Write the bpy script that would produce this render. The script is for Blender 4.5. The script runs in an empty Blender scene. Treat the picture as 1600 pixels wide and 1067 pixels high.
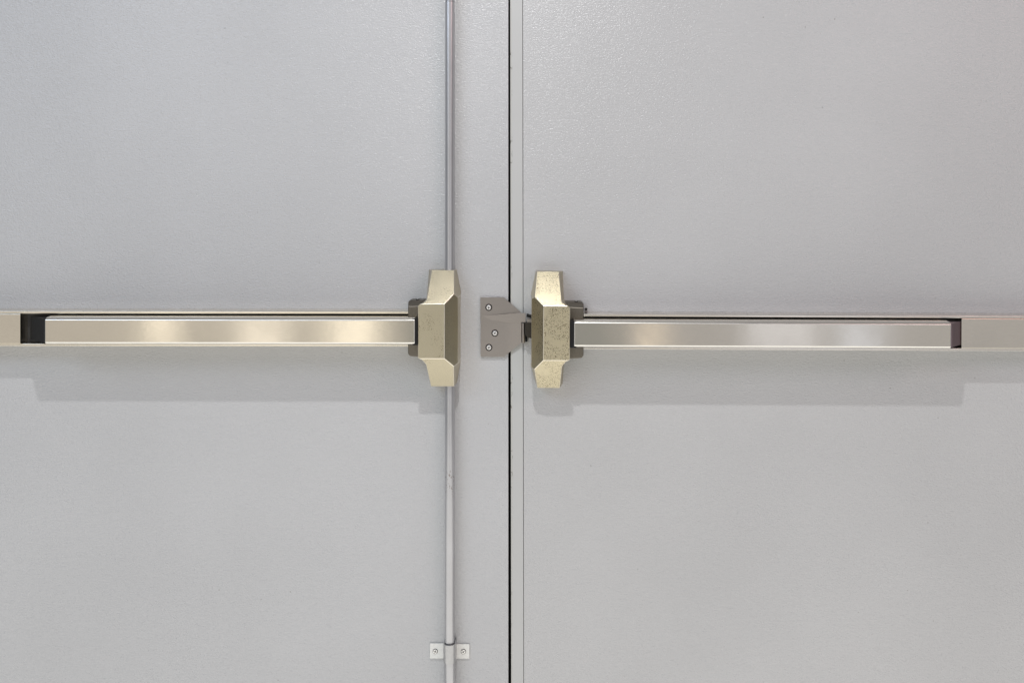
import bpy, bmesh, math, random
from mathutils import Vector, Matrix
random.seed(7)
C = bpy.context.scene.collection
sc = bpy.context.scene

# ------------------------------------------------------------------ camera
S = 1.12e-3            # metres on the door plane per photo pixel
D = 1.5                # camera to door
VX, VY = 840.0, 350.0  # foot of the perpendicular from the lens to the doors
CAMX, CAMZ = (VX-800)*S, (533.5-VY)*S
cam_d = bpy.data.cameras.new('camera'); cam = bpy.data.objects.new('camera', cam_d); C.objects.link(cam)
cam.location = (CAMX, -D, CAMZ); cam.rotation_euler = (math.radians(90), 0, 0)
cam_d.sensor_width = 36; cam_d.lens = 36*D/(1600*S)
cam_d.shift_x = -(VX-800)/1600; cam_d.shift_y = -(533.5-VY)/1600
cam_d.clip_end = 100; cam_d.clip_start = 0.01
sc.camera = cam

# ------------------------------------------------------------------ ambient light, lamps, exposure
w = bpy.data.worlds.new("World"); sc.world = w; w.use_nodes = True
w.node_tree.nodes['Background'].inputs[0].default_value = (0.80, 0.90, 1.0, 1)
w.node_tree.nodes['Background'].inputs[1].default_value = 0.11

def lamp(name, loc, target, size, power, color, sy=None, shape='RECTANGLE'):
    d = bpy.data.lights.new(name, 'AREA'); d.shape = shape; d.size = size
    if sy: d.size_y = sy
    d.energy = power; d.color = color
    o = bpy.data.objects.new(name, d); C.objects.link(o); o.location = loc
    o.rotation_euler = (Vector(target)-Vector(loc)).to_track_quat('-Z', 'Y').to_euler()
    return o
def panel(name, x0, x1, z0, z1, y, rad, color):
    """an added upright area light behind the camera with radiance rad"""
    a = (x1-x0)*(z1-z0)
    return lamp(name, ((x0+x1)/2, y, (z0+z1)/2), ((x0+x1)/2, 0, (z0+z1)/2), x1-x0, rad*math.pi*a, color, z1-z0)

lamp('ceiling_spot', (-0.03, -1.13, 1.62), (-.03, -1.06, 0), 0.05, 19, (1, .99, .99), shape='DISK')
lamp('ceiling_panel', (0.0, -2.6, 1.9), (0, 0, -.2), 2.6, 4, (.93, .96, 1.0), 1.0)
lamp('floor_bounce', (0.0, -1.65, -1.05), (0, -1.65, 3), 5.0, 60, (1, .965, .90), 3.0)
panel('room_light_left', -5.5, -1.02, -1.2, 2.0, -5.2, 0.55, (1, .93, .84))
panel('room_light_right', 0.7, 5.5, -1.2, 2.0, -5.2, 0.45, (1, .95, .92))
panel('room_light_middle', -1.02, 0.7, -1.2, 2.0, -5.2, 0.30, (.98, .96, .88))
# added area lights that give the push bars their bright upright reflections
panel('bar_reflection_warm', -1.50, -1.14, -1.1, 1.5, -5.0, .78, (1, .94, .80))
panel('bar_reflection_warm', -2.15, -1.85, -1.1, 1.5, -5.0, .75, (1, .95, .86))
panel('bar_reflection_warm', -2.84, -2.64, -1.1, 1.5, -5.0, .85, (1, .93, .79))
panel('bar_reflection_amber', 0.80, 0.97, -1.1, 1.5, -5.0, .6, (1, .80, .55))
panel('bar_reflection_blue', 1.60, 2.10, -1.1, 1.5, -5.0, .42, (.84, .87, 1.0))
panel('bar_reflection_blue', 2.30, 2.58, -1.1, 1.5, -5.0, .55, (.72, .80, 1.0))
lamp('side_light_left', (-2.7, -3.2, 2.4), (0, 0, 0), 2.4, 50, (.70, .81, 1.0), 1.4)
lamp('side_light_right', (3.0, -2.6, 2.2), (1.2, 0, .2), 1.8, 26, (1.0, .68, .66), 1.2)

sc.view_settings.view_transform = 'Standard'; sc.view_settings.look = 'None'
sc.view_settings.exposure = 0.0; sc.view_settings.gamma = 1

# ------------------------------------------------------------------ materials
def mat(name):
    m = bpy.data.materials.new(name); m.use_nodes = True
    nt = m.node_tree; b = nt.nodes['Principled BSDF']
    return m, nt, b
def N(nt, t, **kw):
    n = nt.nodes.new(t)
    for k, v in kw.items():
        if k.startswith('i_'):
            n.inputs[k[2:].replace('_', ' ')].default_value = v
        else: setattr(n, k, v)
    return n
def coords(nt, scale=(1, 1, 1), src='Object'):
    tc = N(nt, 'ShaderNodeTexCoord'); mp = N(nt, 'ShaderNodeMapping')
    mp.inputs['Scale'].default_value = scale
    nt.links.new(tc.outputs[src], mp.inputs['Vector'])
    return mp.outputs[0]
def noise(nt, vec, scale, detail=3, rough=.5):
    n = N(nt, 'ShaderNodeTexNoise'); n.inputs['Scale'].default_value = scale
    n.inputs['Detail'].default_value = detail; n.inputs['Roughness'].default_value = rough
    nt.links.new(vec, n.inputs['Vector']); return n.outputs['Fac']
def ramp(nt, fac, a, b, ca=(0, 0, 0, 1), cb=(1, 1, 1, 1)):
    r = N(nt, 'ShaderNodeValToRGB'); r.color_ramp.elements[0].position = a; r.color_ramp.elements[1].position = b
    r.color_ramp.elements[0].color = ca; r.color_ramp.elements[1].color = cb
    nt.links.new(fac, r.inputs[0]); return r.outputs[0]
def mix(nt, fac, a, b):
    m = N(nt, 'ShaderNodeMix', data_type='RGBA')
    for inp, v in ((m.inputs[0], fac), (m.inputs[6], a), (m.inputs[7], b)):
        if hasattr(v, 'is_linked') or isinstance(v, bpy.types.NodeSocket): nt.links.new(v, inp)
        else: inp.default_value = v
    return m.outputs[2]
def math_(nt, op, a, b=None):
    m = N(nt, 'ShaderNodeMath', operation=op)
    for i, v in enumerate((a, b)):
        if v is None: continue
        if isinstance(v, bpy.types.NodeSocket): nt.links.new(v, m.inputs[i])
        else: m.inputs[i].default_value = v
    return m.outputs[0]
def bump(nt, b, h, strength, dist):
    bp = N(nt, 'ShaderNodeBump'); bp.inputs['Strength'].default_value = strength; bp.inputs['Distance'].default_value = dist
    nt.links.new(h, bp.inputs['Height']); nt.links.new(bp.outputs[0], b.inputs['Normal'])

def door_paint(name, base, peel=1.0, chips=False, rough=.24):
    m, nt, b = mat(name)
    v = coords(nt, (1, 1, 1.9))
    v1 = coords(nt, (1, 1, 1))
    fine = noise(nt, v, 330, 1, .5)
    mid = noise(nt, v, 170, 1.5, .5)
    big = noise(nt, v1, 2.2, 3, .5)
    c2 = tuple(x*.93 for x in base[:3])+(1,)
    col = mix(nt, ramp(nt, big, .35, .65), base, c2)
    # tiny dirt specks and rubbed marks in the paint
    sp = N(nt, 'ShaderNodeTexVoronoi'); sp.inputs['Scale'].default_value = 26; nt.links.new(v1, sp.inputs['Vector'])
    spk = math_(nt, 'MULTIPLY', ramp(nt, sp.outputs['Distance'], .02, .04, (1, 1, 1, 1), (0, 0, 0, 1)), ramp(nt, noise(nt, v1, 9, 2), .46, .55))
    col = mix(nt, math_(nt, 'MULTIPLY', spk, .55), col, (.16, .15, .13, 1))
    vs = coords(nt, (7, 1, 30)); scuff = math_(nt, 'MULTIPLY', ramp(nt, noise(nt, vs, 2.2, 3, .6), .72, .78), .3)
    col = mix(nt, scuff, col, (.66, .66, .64, 1))
    if chips:
        sx = N(nt, 'ShaderNodeSeparateXYZ'); nt.links.new(v1, sx.inputs[0])
        near = ramp(nt, math_(nt, 'ABSOLUTE', math_(nt, 'SUBTRACT', sx.outputs[0], 0.0004)), .0008, .0036, (1, 1, 1, 1), (0, 0, 0, 1))
        vc = coords(nt, (1.6, 1, .8))
        ch = math_(nt, 'MULTIPLY', near, ramp(nt, noise(nt, vc, 95, 4, .6), .57, .61))
        ch = math_(nt, 'MULTIPLY', ch, ramp(nt, noise(nt, v1, 7, 2), .48, .54))
        col = mix(nt, ch, col, (.05, .045, .035, 1))
        col = mix(nt, math_(nt, 'MULTIPLY', near, .25), col, (.40, .38, .28, 1))
    nt.links.new(col, b.inputs['Base Color'])
    nt.links.new(math_(nt, 'ADD', math_(nt, 'MULTIPLY', noise(nt, v1, 4, 2, .5), .06), rough-.03), b.inputs['Roughness'])
    h = math_(nt, 'ADD', math_(nt, 'MULTIPLY', ramp(nt, fine, .4, .8), .45), mid)
    bump(nt, b, h, 1.0, .0009*peel)
    return m
M = {}
M['door'] = door_paint('door_paint', (.50, .505, .512, 1))
M['door_r'] = door_paint('door_paint_right', (.50, .503, .505, 1), peel=.9)
M['edge'] = door_paint('door_edge_paint', (.50, .505, .497, 1), peel=.12, chips=True, rough=.42)

def cast_metal(name, base, speck, rough=.36):
    m, nt, b = mat(name)
    v = coords(nt)
    f = noise(nt, v, 680, 2, .5); big = noise(nt, v, 28, 3, .5)
    pit = ramp(nt, f, .625-.06*speck, .66-.06*speck)
    pit = math_(nt, 'MULTIPLY', pit, ramp(nt, big, .58-.22*speck, .66-.22*speck))
    tint = mix(nt, ramp(nt, noise(nt, v, 900, 2), .35, .65), base, tuple(x*.86 for x in base[:3])+(1,))
    col = mix(nt, pit, tint, (.26, .21, .14, 1))
    nt.links.new(col, b.inputs['Base Color'])
    b.inputs['Metallic'].default_value = 1
    nt.links.new(math_(nt, 'ADD', math_(nt, 'MULTIPLY', noise(nt, v, 300, 2), .16), rough-.08), b.inputs['Roughness'])
    bump(nt, b, math_(nt, 'ADD', noise(nt, v, 700, 3), math_(nt, 'MULTIPLY', f, .6)), .35, .0006)
    return m
M['case_l'] = cast_metal('worn_cast_nickel', (.595, .535, .395, 1), .3, .34)
M['case_r'] = cast_metal('pitted_cast_nickel', (.70, .625, .445, 1), .9, .32)
M['collar'] = cast_metal('dark_bronze_collar', (.20, .18, .15, 1), 0, .42)

def satin(name, base, rough=.17, grain=True, aniso=0.0):
    m, nt, b = mat(name)
    v = coords(nt, (4, 60, 60)); v1 = coords(nt, (1, 1, 1))
    g = noise(nt, v, 30, 3, .6)
    blot = noise(nt, v1, 14, 3, .5)
    col = mix(nt, ramp(nt, g, .3, .7), base, tuple(x*.93 for x in base[:3])+(1,))
    col = mix(nt, math_(nt, 'MULTIPLY', ramp(nt, blot, .45, .75), .35), col, tuple(x*.86 for x in base[:3])+(1,))
    nt.links.new(col, b.inputs['Base Color']); b.inputs['Metallic'].default_value = 1
    nt.links.new(math_(nt, 'ADD', math_(nt, 'MULTIPLY', blot, .14), rough-.06), b.inputs['Roughness'])
    bump(nt, b, math_(nt, 'ADD', g, math_(nt, 'MULTIPLY', noise(nt, v1, 16, 3), 10)), .05, .0002)
    return m
M['pad_l'] = satin('satin_bronze_bar', (.76, .70, .60, 1), .095)
M['pad_r'] = satin('satin_nickel_bar', (.73, .685, .61, 1), .095)
M['rail_l'] = satin('satin_bronze_rail', (.92, .86, .74, 1), .2)
M['rail_r'] = satin('satin_nickel_rail', (.86, .81, .74, 1), .2)
M['bright_edge'] = satin('bar_edge_highlight', (.93, .90, .84, 1), .3)  # paler bar bevels: the edge highlight is put into the colour
M['lit_worn_edge'] = satin('rubbed_cast_edge_highlight', (.88, .82, .69, 1), .32)  # paler case bevels: rubbed edges plus an edge highlight put into the colour
M['strike'] = satin('dull_nickel_plate', (.40, .365, .34, 1), .36)
M['screw'] = satin('bright_screw', (.95, .94, .92, 1), .5)

def plain(name, col, rough=.5, metal=0.0, bs=0.2, sc_=500):
    m, nt, b = mat(name)
    v = coords(nt); f = noise(nt, v, sc_, 3)
    c = mix(nt, f, col, tuple(x*.75 for x in col[:3])+(1,))
    nt.links.new(c, b.inputs['Base Color']); b.inputs['Roughness'].default_value = rough; b.inputs['Metallic'].default_value = metal
    bump(nt, b, f, bs, .0003)
    return m
M['rubber_shade'] = plain('black_rubber_and_shade', (.003, .003, .003, 1), .85)  # also colours the added black blocks that stand in for shaded openings
M['plastic'] = plain('black_plastic_end', (.006, .006, .006, 1), .8)
M['plum'] = plain('dark_plum_plastic_end', (.16, .12, .13, 1), .4)
M['floor'] = plain('dark_channel_floor', (.06, .06, .062, 1), .55)
M['darkmetal'] = plain('dark_latch_steel', (.05, .043, .035, 1), .4, .6)
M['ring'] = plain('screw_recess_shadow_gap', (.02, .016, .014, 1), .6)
M['saddle'] = plain('satin_painted_saddle', (.52, .52, .52, 1), .3, .6, .1, 300)
M['clamp'] = plain('light_painted_clamp', (.82, .82, .79, 1), .35, 0, .1, 300)
def rod_paint():
    m, nt, b = mat('rod_paint')
    v = coords(nt)
    sx = N(nt, 'ShaderNodeSeparateXYZ'); nt.links.new(v, sx.inputs[0])
    band = ramp(nt, math_(nt, 'ABSOLUTE', math_(nt, 'SUBTRACT', sx.outputs[2], -0.262)), .008, .03, (1, 1, 1, 1), (0, 0, 0, 1))
    vs = coords(nt, (1.4, 1.4, .45))
    scr = math_(nt, 'MULTIPLY', band, ramp(nt, noise(nt, vs, 330, 3, .6), .60, .64))
    scat = ramp(nt, noise(nt, v, 150, 4, .6), .745, .765)
    col = mix(nt, ramp(nt, noise(nt, v, 12), .3, .7), (.52, .52, .535, 1), (.46, .46, .47, 1))
    col = mix(nt, math_(nt, 'MAXIMUM', scr, scat), col, (.16, .12, .10, 1))
    nt.links.new(col, b.inputs['Base Color']); b.inputs['Roughness'].default_value = .3; b.inputs['Metallic'].default_value = .68
    bump(nt, b, noise(nt, v, 160, 2), .1, .0005)
    return m
M['rod'] = rod_paint()

# ------------------------------------------------------------------ helpers
def W(px, py, d):
    """point of the place seen at photo pixel (px,py) and standing d millimetres proud of the doors"""
    d = d*1e-3; k = (D-d)/D
    return Vector((CAMX+(px-VX)*S*k, -d, CAMZ+(VY-py)*S*k))
def bevel(bm, width, seg=2, ang=25, mi=-1):
    bmesh.ops.recalc_face_normals(bm, faces=bm.faces)
    es = [e for e in bm.edges if len(e.link_faces) == 2 and e.calc_face_angle(0) > math.radians(ang)]
    bmesh.ops.bevel(bm, geom=es, offset=width, segments=seg, profile=.5, affect='EDGES', clamp_overlap=True, material=mi)
def put(name, bm, m, parent=None, origin=None, smooth=True, ang=32, slot2=None):
    me = bpy.data.meshes.new(name)
    bmesh.ops.recalc_face_normals(bm, faces=bm.faces)
    if origin is not None: bmesh.ops.translate(bm, verts=bm.verts, vec=-origin)
    bm.to_mesh(me); bm.free()
    if smooth:
        me.shade_smooth()
        me.set_sharp_from_angle(angle=math.radians(ang))
    me.materials.append(m)
    if slot2: me.materials.append(slot2)
    o = bpy.data.objects.new(name, me); C.objects.link(o)
    if smooth:
        wn = o.modifiers.new('even_normals', 'WEIGHTED_NORMAL'); wn.keep_sharp = True; wn.weight = 100
    if parent is not None: o.parent = parent
    elif origin is not None: o.location = origin
    return o
def thing(name, label, cat, loc, rot=0.0, group=None):
    o = bpy.data.objects.new(name, None); C.objects.link(o); o.location = loc
    o.empty_display_size = .05
    o.rotation_euler = (0, rot, 0); o['label'] = label; o['category'] = cat
    if group: o['group'] = group
    return o
def box(x0, x1, y0, y1, z0, z1, bw=0, seg=2):
    bm = bmesh.new()
    r = bmesh.ops.create_cube(bm, size=1)
    for v in r['verts']:
        v.co = Vector(((x0+x1)/2+v.co.x*(x1-x0), (y0+y1)/2+v.co.y*(y1-y0), (z0+z1)/2+v.co.z*(z1-z0)))
    if bw: bevel(bm, bw, seg)
    return bm
def prism_x(profile, x0, x1, bw=0, seg=2, mi=-1):
    """profile of (depth mm, z m) swept along x"""
    bm = bmesh.new()
    a = [bm.verts.new((x0, -d*1e-3, z)) for d, z in profile]
    b = [bm.verts.new((x1, -d*1e-3, z)) for d, z in profile]
    n = len(profile)
    bm.faces.new(a); bm.faces.new(b[::-1])
    for i in range(n): bm.faces.new((a[i], a[(i+1) % n], b[(i+1) % n], b[i]))
    if bw: bevel(bm, bw, seg, 25, mi)
    return bm
def slab(pts, d0, d1, bw=0, seg=2):
    """outline of photo pixels measured at depth d1, extruded back to d0; pts may carry own depth"""
    bm = bmesh.new()
    f = [W(p[0], p[1], p[2] if len(p) > 2 else d1) for p in pts]
    a = [bm.verts.new(v) for v in f]; b = [bm.verts.new((v.x, -d0*1e-3, v.z)) for v in f]
    n = len(f)
    bm.faces.new(a); bm.faces.new(b[::-1])
    for i in range(n): bm.faces.new((a[i], b[i], b[(i+1) % n], a[(i+1) % n]))
    if bw: bevel(bm, bw, seg)
    return bm
def cyl(p, q, r, n=40, bw=0, r2=None):
    bm = bmesh.new(); p = Vector(p); q = Vector(q); L = (q-p).length
    bmesh.ops.create_cone(bm, cap_ends=True, segments=n, radius1=r, radius2=r if r2 is None else r2, depth=L)
    if bw: bevel(bm, bw, 2, 60)
    rot = (q-p).to_track_quat('Z', 'Y').to_matrix().to_4x4()
    bmesh.ops.transform(bm, matrix=Matrix.Translation((p+q)/2) @ rot, verts=bm.verts)
    return bm
def join(a, b):
    me = bpy.data.meshes.new('tmp'); b.to_mesh(me); b.free(); a.from_mesh(me); bpy.data.meshes.remove(me); return a

def screw_mesh(r, ring=True):
    """pan head with a real cross recess, axis along -y, base at y=0"""
    bm = bmesh.new()
    prof = [(r, 0.0), (r, .30*r), (.93*r, .42*r)]
    n = 24; rings = []
    for rr, h in prof:
        rings.append([bm.verts.new((rr*math.cos(2*math.pi*i/n), -h, rr*math.sin(2*math.pi*i/n))) for i in range(n)])
    for k in range(len(rings)-1):
        for i in range(n): bm.faces.new((rings[k][i], rings[k][(i+1) % n], rings[k+1][(i+1) % n], rings[k+1][i]))
    # star boundary of the cross
    star = []
    for i in range(n):
        a = 2*math.pi*i/n
        on = (i % 6) in (0, 1, 5)
        rr = .72*r if on else .26*r
        star.append(bm.verts.new((rr*math.cos(a), -.47*r, rr*math.sin(a))))
    for i in range(n): bm.faces.new((rings[-1][i], rings[-1][(i+1) % n], star[(i+1) % n], star[i]))
    deep = [bm.verts.new((v.co.x*.7, -.10*r, v.co.z*.7)) for v in star]
    for i in range(n): bm.faces.new((star[i], star[(i+1) % n], deep[(i+1) % n], deep[i])).material_index = 1
    bm.faces.new(deep).material_index = 1
    return bm
def add_screw(px, py, d, r, parent, origin, turn, m='screw', ringr=None, label=None):
    bm = screw_mesh(r)
    p = W(px, py, d)
    bmesh.ops.transform(bm, matrix=Matrix.Translation(p) @ Matrix.Rotation(turn, 4, 'Y'), verts=bm.verts)
    bmr = cyl(p+Vector((0, .0004, 0)), p+Vector((0, -.0005, 0)), ringr, 28) if ringr else None
    o = put('screw', bm, M[m], parent, origin, ang=50, slot2=M['ring'])
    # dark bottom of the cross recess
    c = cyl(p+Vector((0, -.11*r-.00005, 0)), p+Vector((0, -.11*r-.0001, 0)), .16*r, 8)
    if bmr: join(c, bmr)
    return o, c

# ------------------------------------------------------------------ doors
Z0, Z1 = -1.0, 1.12
t = thing('door_leaf', 'left grey steel door leaf with vertical rod, orange-peel paint, under the left push bar', 'door', (W(795, 0, 0).x-.95, 0, Z0))
o0 = t.location.copy()
xl = W(794.3, 500, 0).x
bm = box(xl-.95, xl, 0, .045, Z0, Z1, .0009, 2)
put('door_panel', bm, M['door'], t, o0)
bm = box(xl-.012, xl+.012, .0463, .052, Z0, Z1)
put('gap_backing', bm, M['rubber_shade'], t, o0, smooth=False)  # added dark backing that stops light leaking through the gap

t = thing('door_leaf', 'right grey steel door leaf with smooth chipped edge strip beside the dark gap', 'door', (W(798, 0, 0).x, 0, 0), math.radians(-.085))
o0 = t.location.copy()
xs = W(797.9, 500, 0).x; xe = W(817.4, 500, 0).x
bm = box(xs, xe-.0002, -.0005, .044, Z0, Z1, .0009, 2)
e = put('edge_strip', bm, M['edge'], None, Vector((xs, 0, 0)))
e.parent = t; e.location = Vector((xs, 0, 0))-o0
bm = box(xe+.0005, xe+.93, .0001, .0441, Z0, Z1, .0006, 2)
put('door_panel', bm, M['door_r'], t, o0)
bm = box(xe-.003, xe+.004, .0022, .0030, Z0, Z1)
put('seam_filler', plain and bm, M['ring'], t, o0, smooth=False)
bm = box(xs+.006, xs+.03, .0450, .051, Z0, Z1)
put('edge_gasket', bm, M['rubber_shade'], t, o0, smooth=False)

# ------------------------------------------------------------------ push bars
def case_body(m, X, Y, name, parent, origin, dy):
    """m=+1: bar to the left of the case.  X/Y: photo positions of the corners"""
    P = []
    def v(x, y, d, fx=0): P.append((x, y, d, fx)); return len(P)-1
    dF, dT, dA = 70, 25.8, 34
    dG = dF-(dF-dT)*.306; dS = dF-(dF-dG)/.69
    a1 = v(X['al'], Y['top'], dT, 7); a2 = v(X['ar'], Y['top'], dT, -1.8)
    g1 = v(X['ar2'], Y['g1'], dG, -6); s2 = v(X['s'], Y['s2'], dS); s3 = v(X['s'], Y['s3'], dS)
    g2 = v(X['ar3'], Y['g2'], dG, -6)
    b2 = v(X['br'], Y['bot'], dA, -1.5); b1 = v(X['bl'], Y['bot'], dA, 5)
    yl = Y['f3']+9; l2 = v(X['ll'], yl, dF-(dF-dA)*9/(Y['bot']-Y['f3']), 5)
    l3 = v(X['ll']+(X['f0']-X['ll'])*.45, Y['f3']+2.5, dF-3, 3)
    f5 = v(X['f0'], Y['f3']-1.5, dF); f1 = v(X['f0'], Y['f2']+3.0, dF)
    a5 = v(X['lu']+(X['f0']-X['lu'])*.45, Y['f2']-1.2, dF-1.2, 3)
    a3 = v(X['lu'], Y['f2']-6, dF-(dF-dT)*6/(Y['f2']-Y['top']), 5)
    f2 = v(X['f2'], Y['f2'], dF); f3 = v(X['f2'], Y['f3'], dF)
    f0 = v(X['f0']+m*2.5, Y['f2'], dF); f4 = v(X['f0']+m*2.5, Y['f3'], dF)
    loop = [a1, a2, g1, s2, s3, g2, b2, b1, l2, l3, f5, f1, a5, a3]
    bm = bmesh.new()
    top = [bm.verts.new(W(*p[:3])) for p in P]
    base = {}
    for i in loop:
        q = W(*P[i][:3])
        base[i] = bm.verts.new((q.x-m*P[i][3]*S, -.0003, q.z))
    T = lambda *ix: bm.faces.new([top[i] for i in ix])
    T(a1, a2, g1, f2, f0, a5, a3)
    T(f2, g1, s2, s3, g2, f3)
    T(f0, f2, f3, f4, f5, f1)
    T(a5, f0, f1)
    T(f4, f3, g2, b2, b1, l2, l3); T(f5, f4, l3)
    n = len(loop)
    for k in range(n):
        i, j = loop[k], loop[(k+1) % n]
        bm.faces.new((top[i], top[j], base[j], base[i]))
    bm.faces.new([base[i] for i in loop])
    bmesh.ops.recalc_face_normals(bm, faces=bm.faces)
    bevel(bm, .0025, 3, 14, 1)
    return bm

def push_bar(m, origin, rot, label, c):
    t = thing('panic_bar', label, 'panic bar', origin, rot, 'push bars fixed across the two door leaves')
    o = origin
    zc = c['zc']
    # U rail with rounded lips
    prof = [(0.3, zc+.030), (41.4, zc+.030), (42, zc+.0294), (42, zc+.0259), (41.5, zc+.0255), (4, zc+.0255),
            (4, zc-.0255), (41.5, zc-.0255), (42, zc-.0259), (42, zc-.0294), (41.4, zc-.030), (0.3, zc-.030)]
    put('rail', prism_x(prof, c['rail'][0], c['rail'][1], .0002, 1), M[c['rail_m']], t, o)
    # dark channel floor
    put('channel_floor', box(c['floor'][0], c['floor'][1], -.024, -.0045, zc-.0251, zc+.0251), M['floor'], t, o)
    # push pad: closed box with soft edges
    x0, x1 = c['pad']
    prof = [(26, zc-.0222), (71, zc-.0222), (74, zc-.0198), (74, zc+.0190), (69, zc+.0222), (58, zc+.0236), (26, zc+.0236)]
    bm = prism_x(prof, x0, x1, .0016, 3, 1)
    pad = put('push_pad', bm, M[c['pad_m']], t, o, slot2=M['bright_edge'])
    # slanted plug that closes the free end of the pad
    xf, xr, df, dr = c['plug']
    bm = bmesh.new()
    xb = x0+.0004 if m > 0 else x1-.0004
    h = .0200
    vs = []
    for (x, d) in ((xf, df), (xr, dr), (xb+m*.004, dr), (xb+m*.004, df)):
        vs.append((bm.verts.new((x, -d*1e-3, zc-h)), bm.verts.new((x, -d*1e-3, zc+h))))
    for i in range(4):
        a, b = vs[i], vs[(i+1) % 4]; bm.faces.new((a[0], a[1], b[1], b[0]))
    bm.faces.new([q[0] for q in vs]); bm.faces.new([q[1] for q in vs][::-1])
    bevel(bm, .0008, 2)
    put('pad_end_plug', bm, M[c['plug_m']], pad, o*1.0)
    # flat cover over the far end of the channel
    e0, e1 = c['cap']
    put('end_cover', box(e0, e1, -.0452, -.004, zc-.0250, zc+.0250, .0009, 2), M[c['cap_m']], t, o)
    # latch case and the collar it stands on
    case = put('latch_case', case_body(m, c['X'], c['Y'], 'latch_case', t, o, 0), M[c['case_m']], t, o, ang=40, slot2=M['lit_worn_edge'])
    B = c['block']   # outer x, inner x, top y, chamfer y, bottom y
    bm = bmesh.new()
    xo, xi = B['xo'], B['xi']
    q = [(xo, B['y0']+3, 34), (xo+m*3, B['y0'], 34), (xi, B['y0'], 34), (xi, B['y1'], 46), (xi, B['y2'], 46),
         (xo+m*3, B['y2']-2, 46), (xo, B['y2']-5.5, 46), (xo, B['y1']+1, 46)]
    f = [W(*p) for p in q]
    tv = [bm.verts.new(p) for p in f]; bv = [bm.verts.new((p.x, -.0004, p.z)) for p in f]
    bm.faces.new((tv[0], tv[1], tv[2], tv[3], tv[7])); bm.faces.new((tv[7], tv[3], tv[4], tv[5], tv[6]))
    lp = [0, 1, 2, 3, 4, 5, 6, 7]
    for k in range(8): bm.faces.new((tv[k], tv[(k+1) % 8], bv[(k+1) % 8], bv[k]))
    bm.faces.new(bv)
    bevel(bm, .0016, 3, 14)
    col = put('case_collar', bm, M['collar'], t, o, ang=40)
    a_, b_ = sorted((x1-m*.004 if m > 0 else x0+.004, W(c['X']['f0']-m*.3, 500, 70).x))
    put('slot_shade_block', box(a_, b_, -.0728, -.03, zc-.0232, zc+.0212), M['rubber_shade'], t, o, smooth=False)  # added black block in place of the shaded opening between pad and case
    # small set screw on top of the collar
    p = W(B['sx'], B['y0']-.3, 30)
    bm = cyl(p+Vector((0, 0, -.002)), p+Vector((0, 0, .0014)), .0030, 20)
    s = put('set_screw', bm, M['ring'], col, o)
    bm = cyl(p+Vector((0, 0, .0012)), p+Vector((0, 0, .0021)), .0012, 14)
    put('set_screw_tip', bm, M['screw'], col, o)
    return t, case

XL = lambda px, d: W(px, 500, d).x
oL = W(350, 514, 0)
left = dict(zc=W(350, 513.7, 42).z, rail=(XL(-80, 42), XL(640, 42)), floor=(XL(-70, 24), XL(645, 24)), pad=(XL(69.5, 74), XL(648.3, 74)),
            plug=(XL(67.2, 72), XL(47.5, 30), 72, 30), plug_m='plastic', cap=(XL(-78, 45), XL(31.8, 45)), cap_m='pad_l',
            rail_m='rail_l', pad_m='pad_l', case_m='case_l',
            X=dict(al=674.5, ar=709.5, ar2=709.5, ar3=709.2, s=715.6, br=709.5, bl=673.5, ll=665.8, f0=653, lu=666.3, f2=694.5),
            Y=dict(top=421.7, g1=458.5, s2=464.5, s3=567, g2=572, bot=603.3, f2=474.8, f3=560),
            block=dict(xo=637.4, xi=662, y0=468.6, y1=477.5, y2=558.2, sx=652.5))
tL, caseL = push_bar(1, oL, math.radians(.06), 'warm bronze push bar with the vertical rod, its pad open at the far left', left)
oR = W(1250, 518, 0)
zr = .0009  # the rig below is drawn level and then turned a quarter degree with its empty
right = dict(zc=W(1250, 519.6, 42).z, rail=(XL(908, 42), XL(1680, 42)), floor=(XL(905, 24), XL(1670, 24)), pad=(XL(896.8, 74), XL(1486.6, 74)),
             plug=(XL(1488, 73), XL(1501, 40), 73, 40), plug_m='plum', cap=(XL(1502.3, 45), XL(1678, 45)), cap_m='pad_r',
             rail_m='rail_r', pad_m='pad_r', case_m='case_r',
             X=dict(al=872.8, ar=838.6, ar2=835, ar3=835, s=830.3, br=839.8, bl=875.0, ll=878.5, f0=890.7, lu=877.5, f2=849),
             Y=dict(top=426.0, g1=465.8, s2=469, s3=575, g2=579, bot=608.0, f2=480.0, f3=565),
             block=dict(xo=912, xi=882, y0=473.6, y1=481.5, y2=563, sx=900))
tR, caseR = push_bar(-1, oR, math.radians(.25), 'cooler nickel push bar with a heavily pitted latch case, on the right leaf', right)

# latch bolt reaching from the right case to the strike
bm = slab([(822.5, 492.8), (833, 496.2), (833, 500.5), (822.5, 497.2)], 10, 26, .0006)
put('latch_guard', bm, M['rubber_shade'], tR, oR)
bm = slab([(820.5, 506), (834, 506), (834, 532), (824, 529), (820.5, 524)], 9, 22, .0008)
put('latch_bolt', bm, M['darkmetal'], tR, oR)
bm = slab([(823.5, 499.5), (834, 501), (834, 507), (823.5, 506.5)], 12, 19, .0006)
put('latch_lever', bm, M['strike'], tR, oR)
bm = cyl(W(915.5, 484.5, 8), W(915.5, 484.5, 1), .0024, 16, .0004)
put('mounting_screw', bm, M['ring'], tR, oR)

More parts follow.
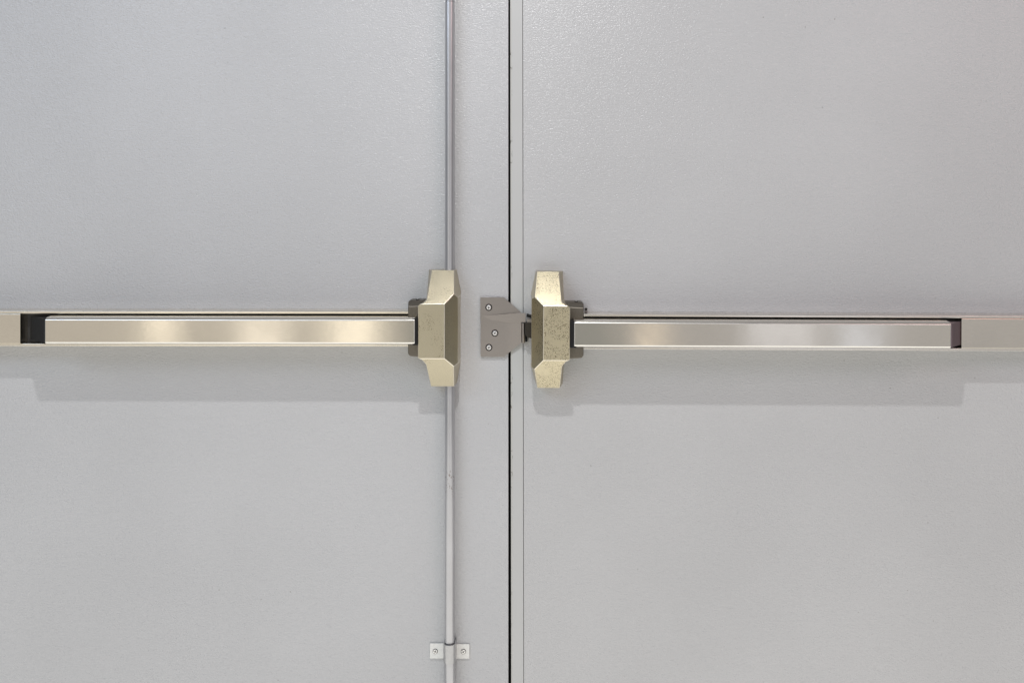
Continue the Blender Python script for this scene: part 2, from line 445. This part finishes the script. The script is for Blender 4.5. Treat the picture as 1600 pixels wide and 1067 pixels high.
# vertical rod and its guide on the left leaf
def rod_piece(p0, p1, d, r, bw=0): return cyl(W(p0[0], p0[1], d), W(p1[0], p1[1], d), r, 48, bw)
rod_r = .0083
bm = rod_piece((702.3, 4.0), (703.0, 1009), 17, rod_r)
rod = put('vertical_rod', bm, M['rod'], tL, None); rod.location = -oL
rod.location = Vector((0, 0, 0))
for vv in rod.data.vertices: vv.co -= oL
bm = rod_piece((702.2, -60), (702.3, 3.2), 17, rod_r*.93)
put('rod_extension', bm, M['rod'], tL, oL)
bm = rod_piece((703.4, 1030), (704.2, 1120), 17, .0092)
put('rod_sleeve', bm, M['rod'], tL, oL)
# guide: two ears and a half round saddle
gx = 703.2
ears = slab([(672.2, 1004.6), (693.5, 1004.6), (693.5, 1028.2), (672.2, 1028.2)], .3, 3.2, .0008)
guide = put('rod_guide', ears, M['clamp'], tL, oL)
ears = slab([(712.5, 1005.6), (734, 1005.6), (734, 1028.4), (712.5, 1028.4)], .3, 3.2, .0008)
put('guide_ear', ears, M['clamp'], guide, oL)
bm = bmesh.new()
zt, zb = W(gx, 1008.4, 30).z, W(gx, 1037, 30).z
cx = W(gx, 1020, 19).x; R = .0107
n = 26; rows = []
for z in (zt, zb):
    row = []
    for rr in (R, R-.0016):
        ring = [bm.verts.new((cx+rr*1.0, -.0005, z))]
        for i in range(n+1):
            a = math.pi*i/n
            ring.append(bm.verts.new((cx+rr*math.cos(a), -.019-rr*math.sin(a), z)))
        ring.append(bm.verts.new((cx-rr, -.0005, z)))
        row.append(ring)
    rows.append(row)
L = n+3
for i in range(L-1):
    (to, ti), (bo, bi) = rows
    bm.faces.new((to[i], to[i+1], bo[i+1], bo[i])); bm.faces.new((ti[i], bi[i], bi[i+1], ti[i+1]))
    bm.faces.new((to[i], ti[i], ti[i+1], to[i+1])); bm.faces.new((bo[i], bo[i+1], bi[i+1], bi[i]))
put('guide_saddle', bm, M['saddle'], guide, oL)
for (x, y, tn) in ((680.6, 1016.6, .3), (724.6, 1016.8, -.5)):
    so, dark = add_screw(x, y, 3.3, .0037, guide, oL, tn, 'screw', .0044)
    put('screw_recess', dark, M['ring'], guide, oL)

# ------------------------------------------------------------------ strike plate
oS = W(785, 512, 0)
t = thing('strike_plate', 'flat nickel strike plate with three cross-head screws, bridging the gap between the doors', 'strike plate', oS)
bm = slab([(750.6, 464.8), (787.2, 464.8), (813.6, 487.6), (813.6, 492), (750.6, 500)], .4, 4.2, .0004)
put('upper_wing', bm, M['strike'], t, oS)
# lower plate, its right end bent slightly outward
bm = bmesh.new()
cols = [(751.0, 494.5, 557.4, 4.9), (787.5, 491.4, 557.4, 5.2), (800, 490.3, 547.2, 6.2), (814.6, 489.0, 535.2, 8.0)]
fr = []; bk = []
for x, yt, yb, d in cols:
    a = W(x, yt, d); b = W(x, yb, d); fr.append((bm.verts.new(a), bm.verts.new(b)))
    bk.append((bm.verts.new((a.x, -max(.4, d-3.2)*1e-3, a.z)), bm.verts.new((b.x, -max(.4, d-3.2)*1e-3, b.z))))
for i in range(3):
    bm.faces.new((fr[i][0], fr[i+1][0], fr[i+1][1], fr[i][1])); bm.faces.new((bk[i][0], bk[i][1], bk[i+1][1], bk[i+1][0]))
    bm.faces.new((fr[i][0], bk[i][0], bk[i+1][0], fr[i+1][0])); bm.faces.new((fr[i][1], fr[i+1][1], bk[i+1][1], bk[i][1]))
for i in (0, 3): bm.faces.new((fr[i][0], fr[i][1], bk[i][1], bk[i][0]))
bevel(bm, .0004, 2, 30)
put('lower_plate', bm, M['strike'], t, oS)
# pressed ramp that lifts the latch
bm = bmesh.new()
ring = [W(753, 493.6, 5.0), W(821.3, 488.9, 10.5), W(821.3, 503.4, 11.0), W(790, 503.2, 7.6), W(768, 499.8, 5.8)]
back = [Vector((p.x, -.0045 if i not in (1, 2) else -.0100, p.z)) for i, p in enumerate(ring)]
a = [bm.verts.new(p) for p in ring]; b = [bm.verts.new(p) for p in back]
bm.faces.new(a); bm.faces.new(b[::-1])
for i in range(5): bm.faces.new((a[i], b[i], b[(i+1) % 5], a[(i+1) % 5]))
bevel(bm, .0005, 2, 30)
put('latch_ramp', bm, M['strike'], t, oS)
bm = cyl(W(817.6, 504.6, 9.5), W(817.6, 535.6, 9.5), .0030, 24, .0006)
put('keeper_pin', bm, M['strike'], t, oS)
bm = slab([(820.6, 504), (824.2, 504), (824.2, 534), (820.6, 534)], .8, 5, 0)
put('keeper_void_shade', bm, M['rubber_shade'], t, oS, smooth=False)  # added black slab in place of the dark void beside the keeper
for (x, y, d, tn) in ((763.7, 480.3, 4.25, .15), (773.3, 520.4, 5.1, .55), (764.0, 542.8, 5.0, .05)):
    so, dark = add_screw(x, y, d, .0040, t, oS, tn, 'screw', .0061)
    put('screw_recess', dark, M['ring'], t, oS)

sc.render.engine = 'CYCLES'
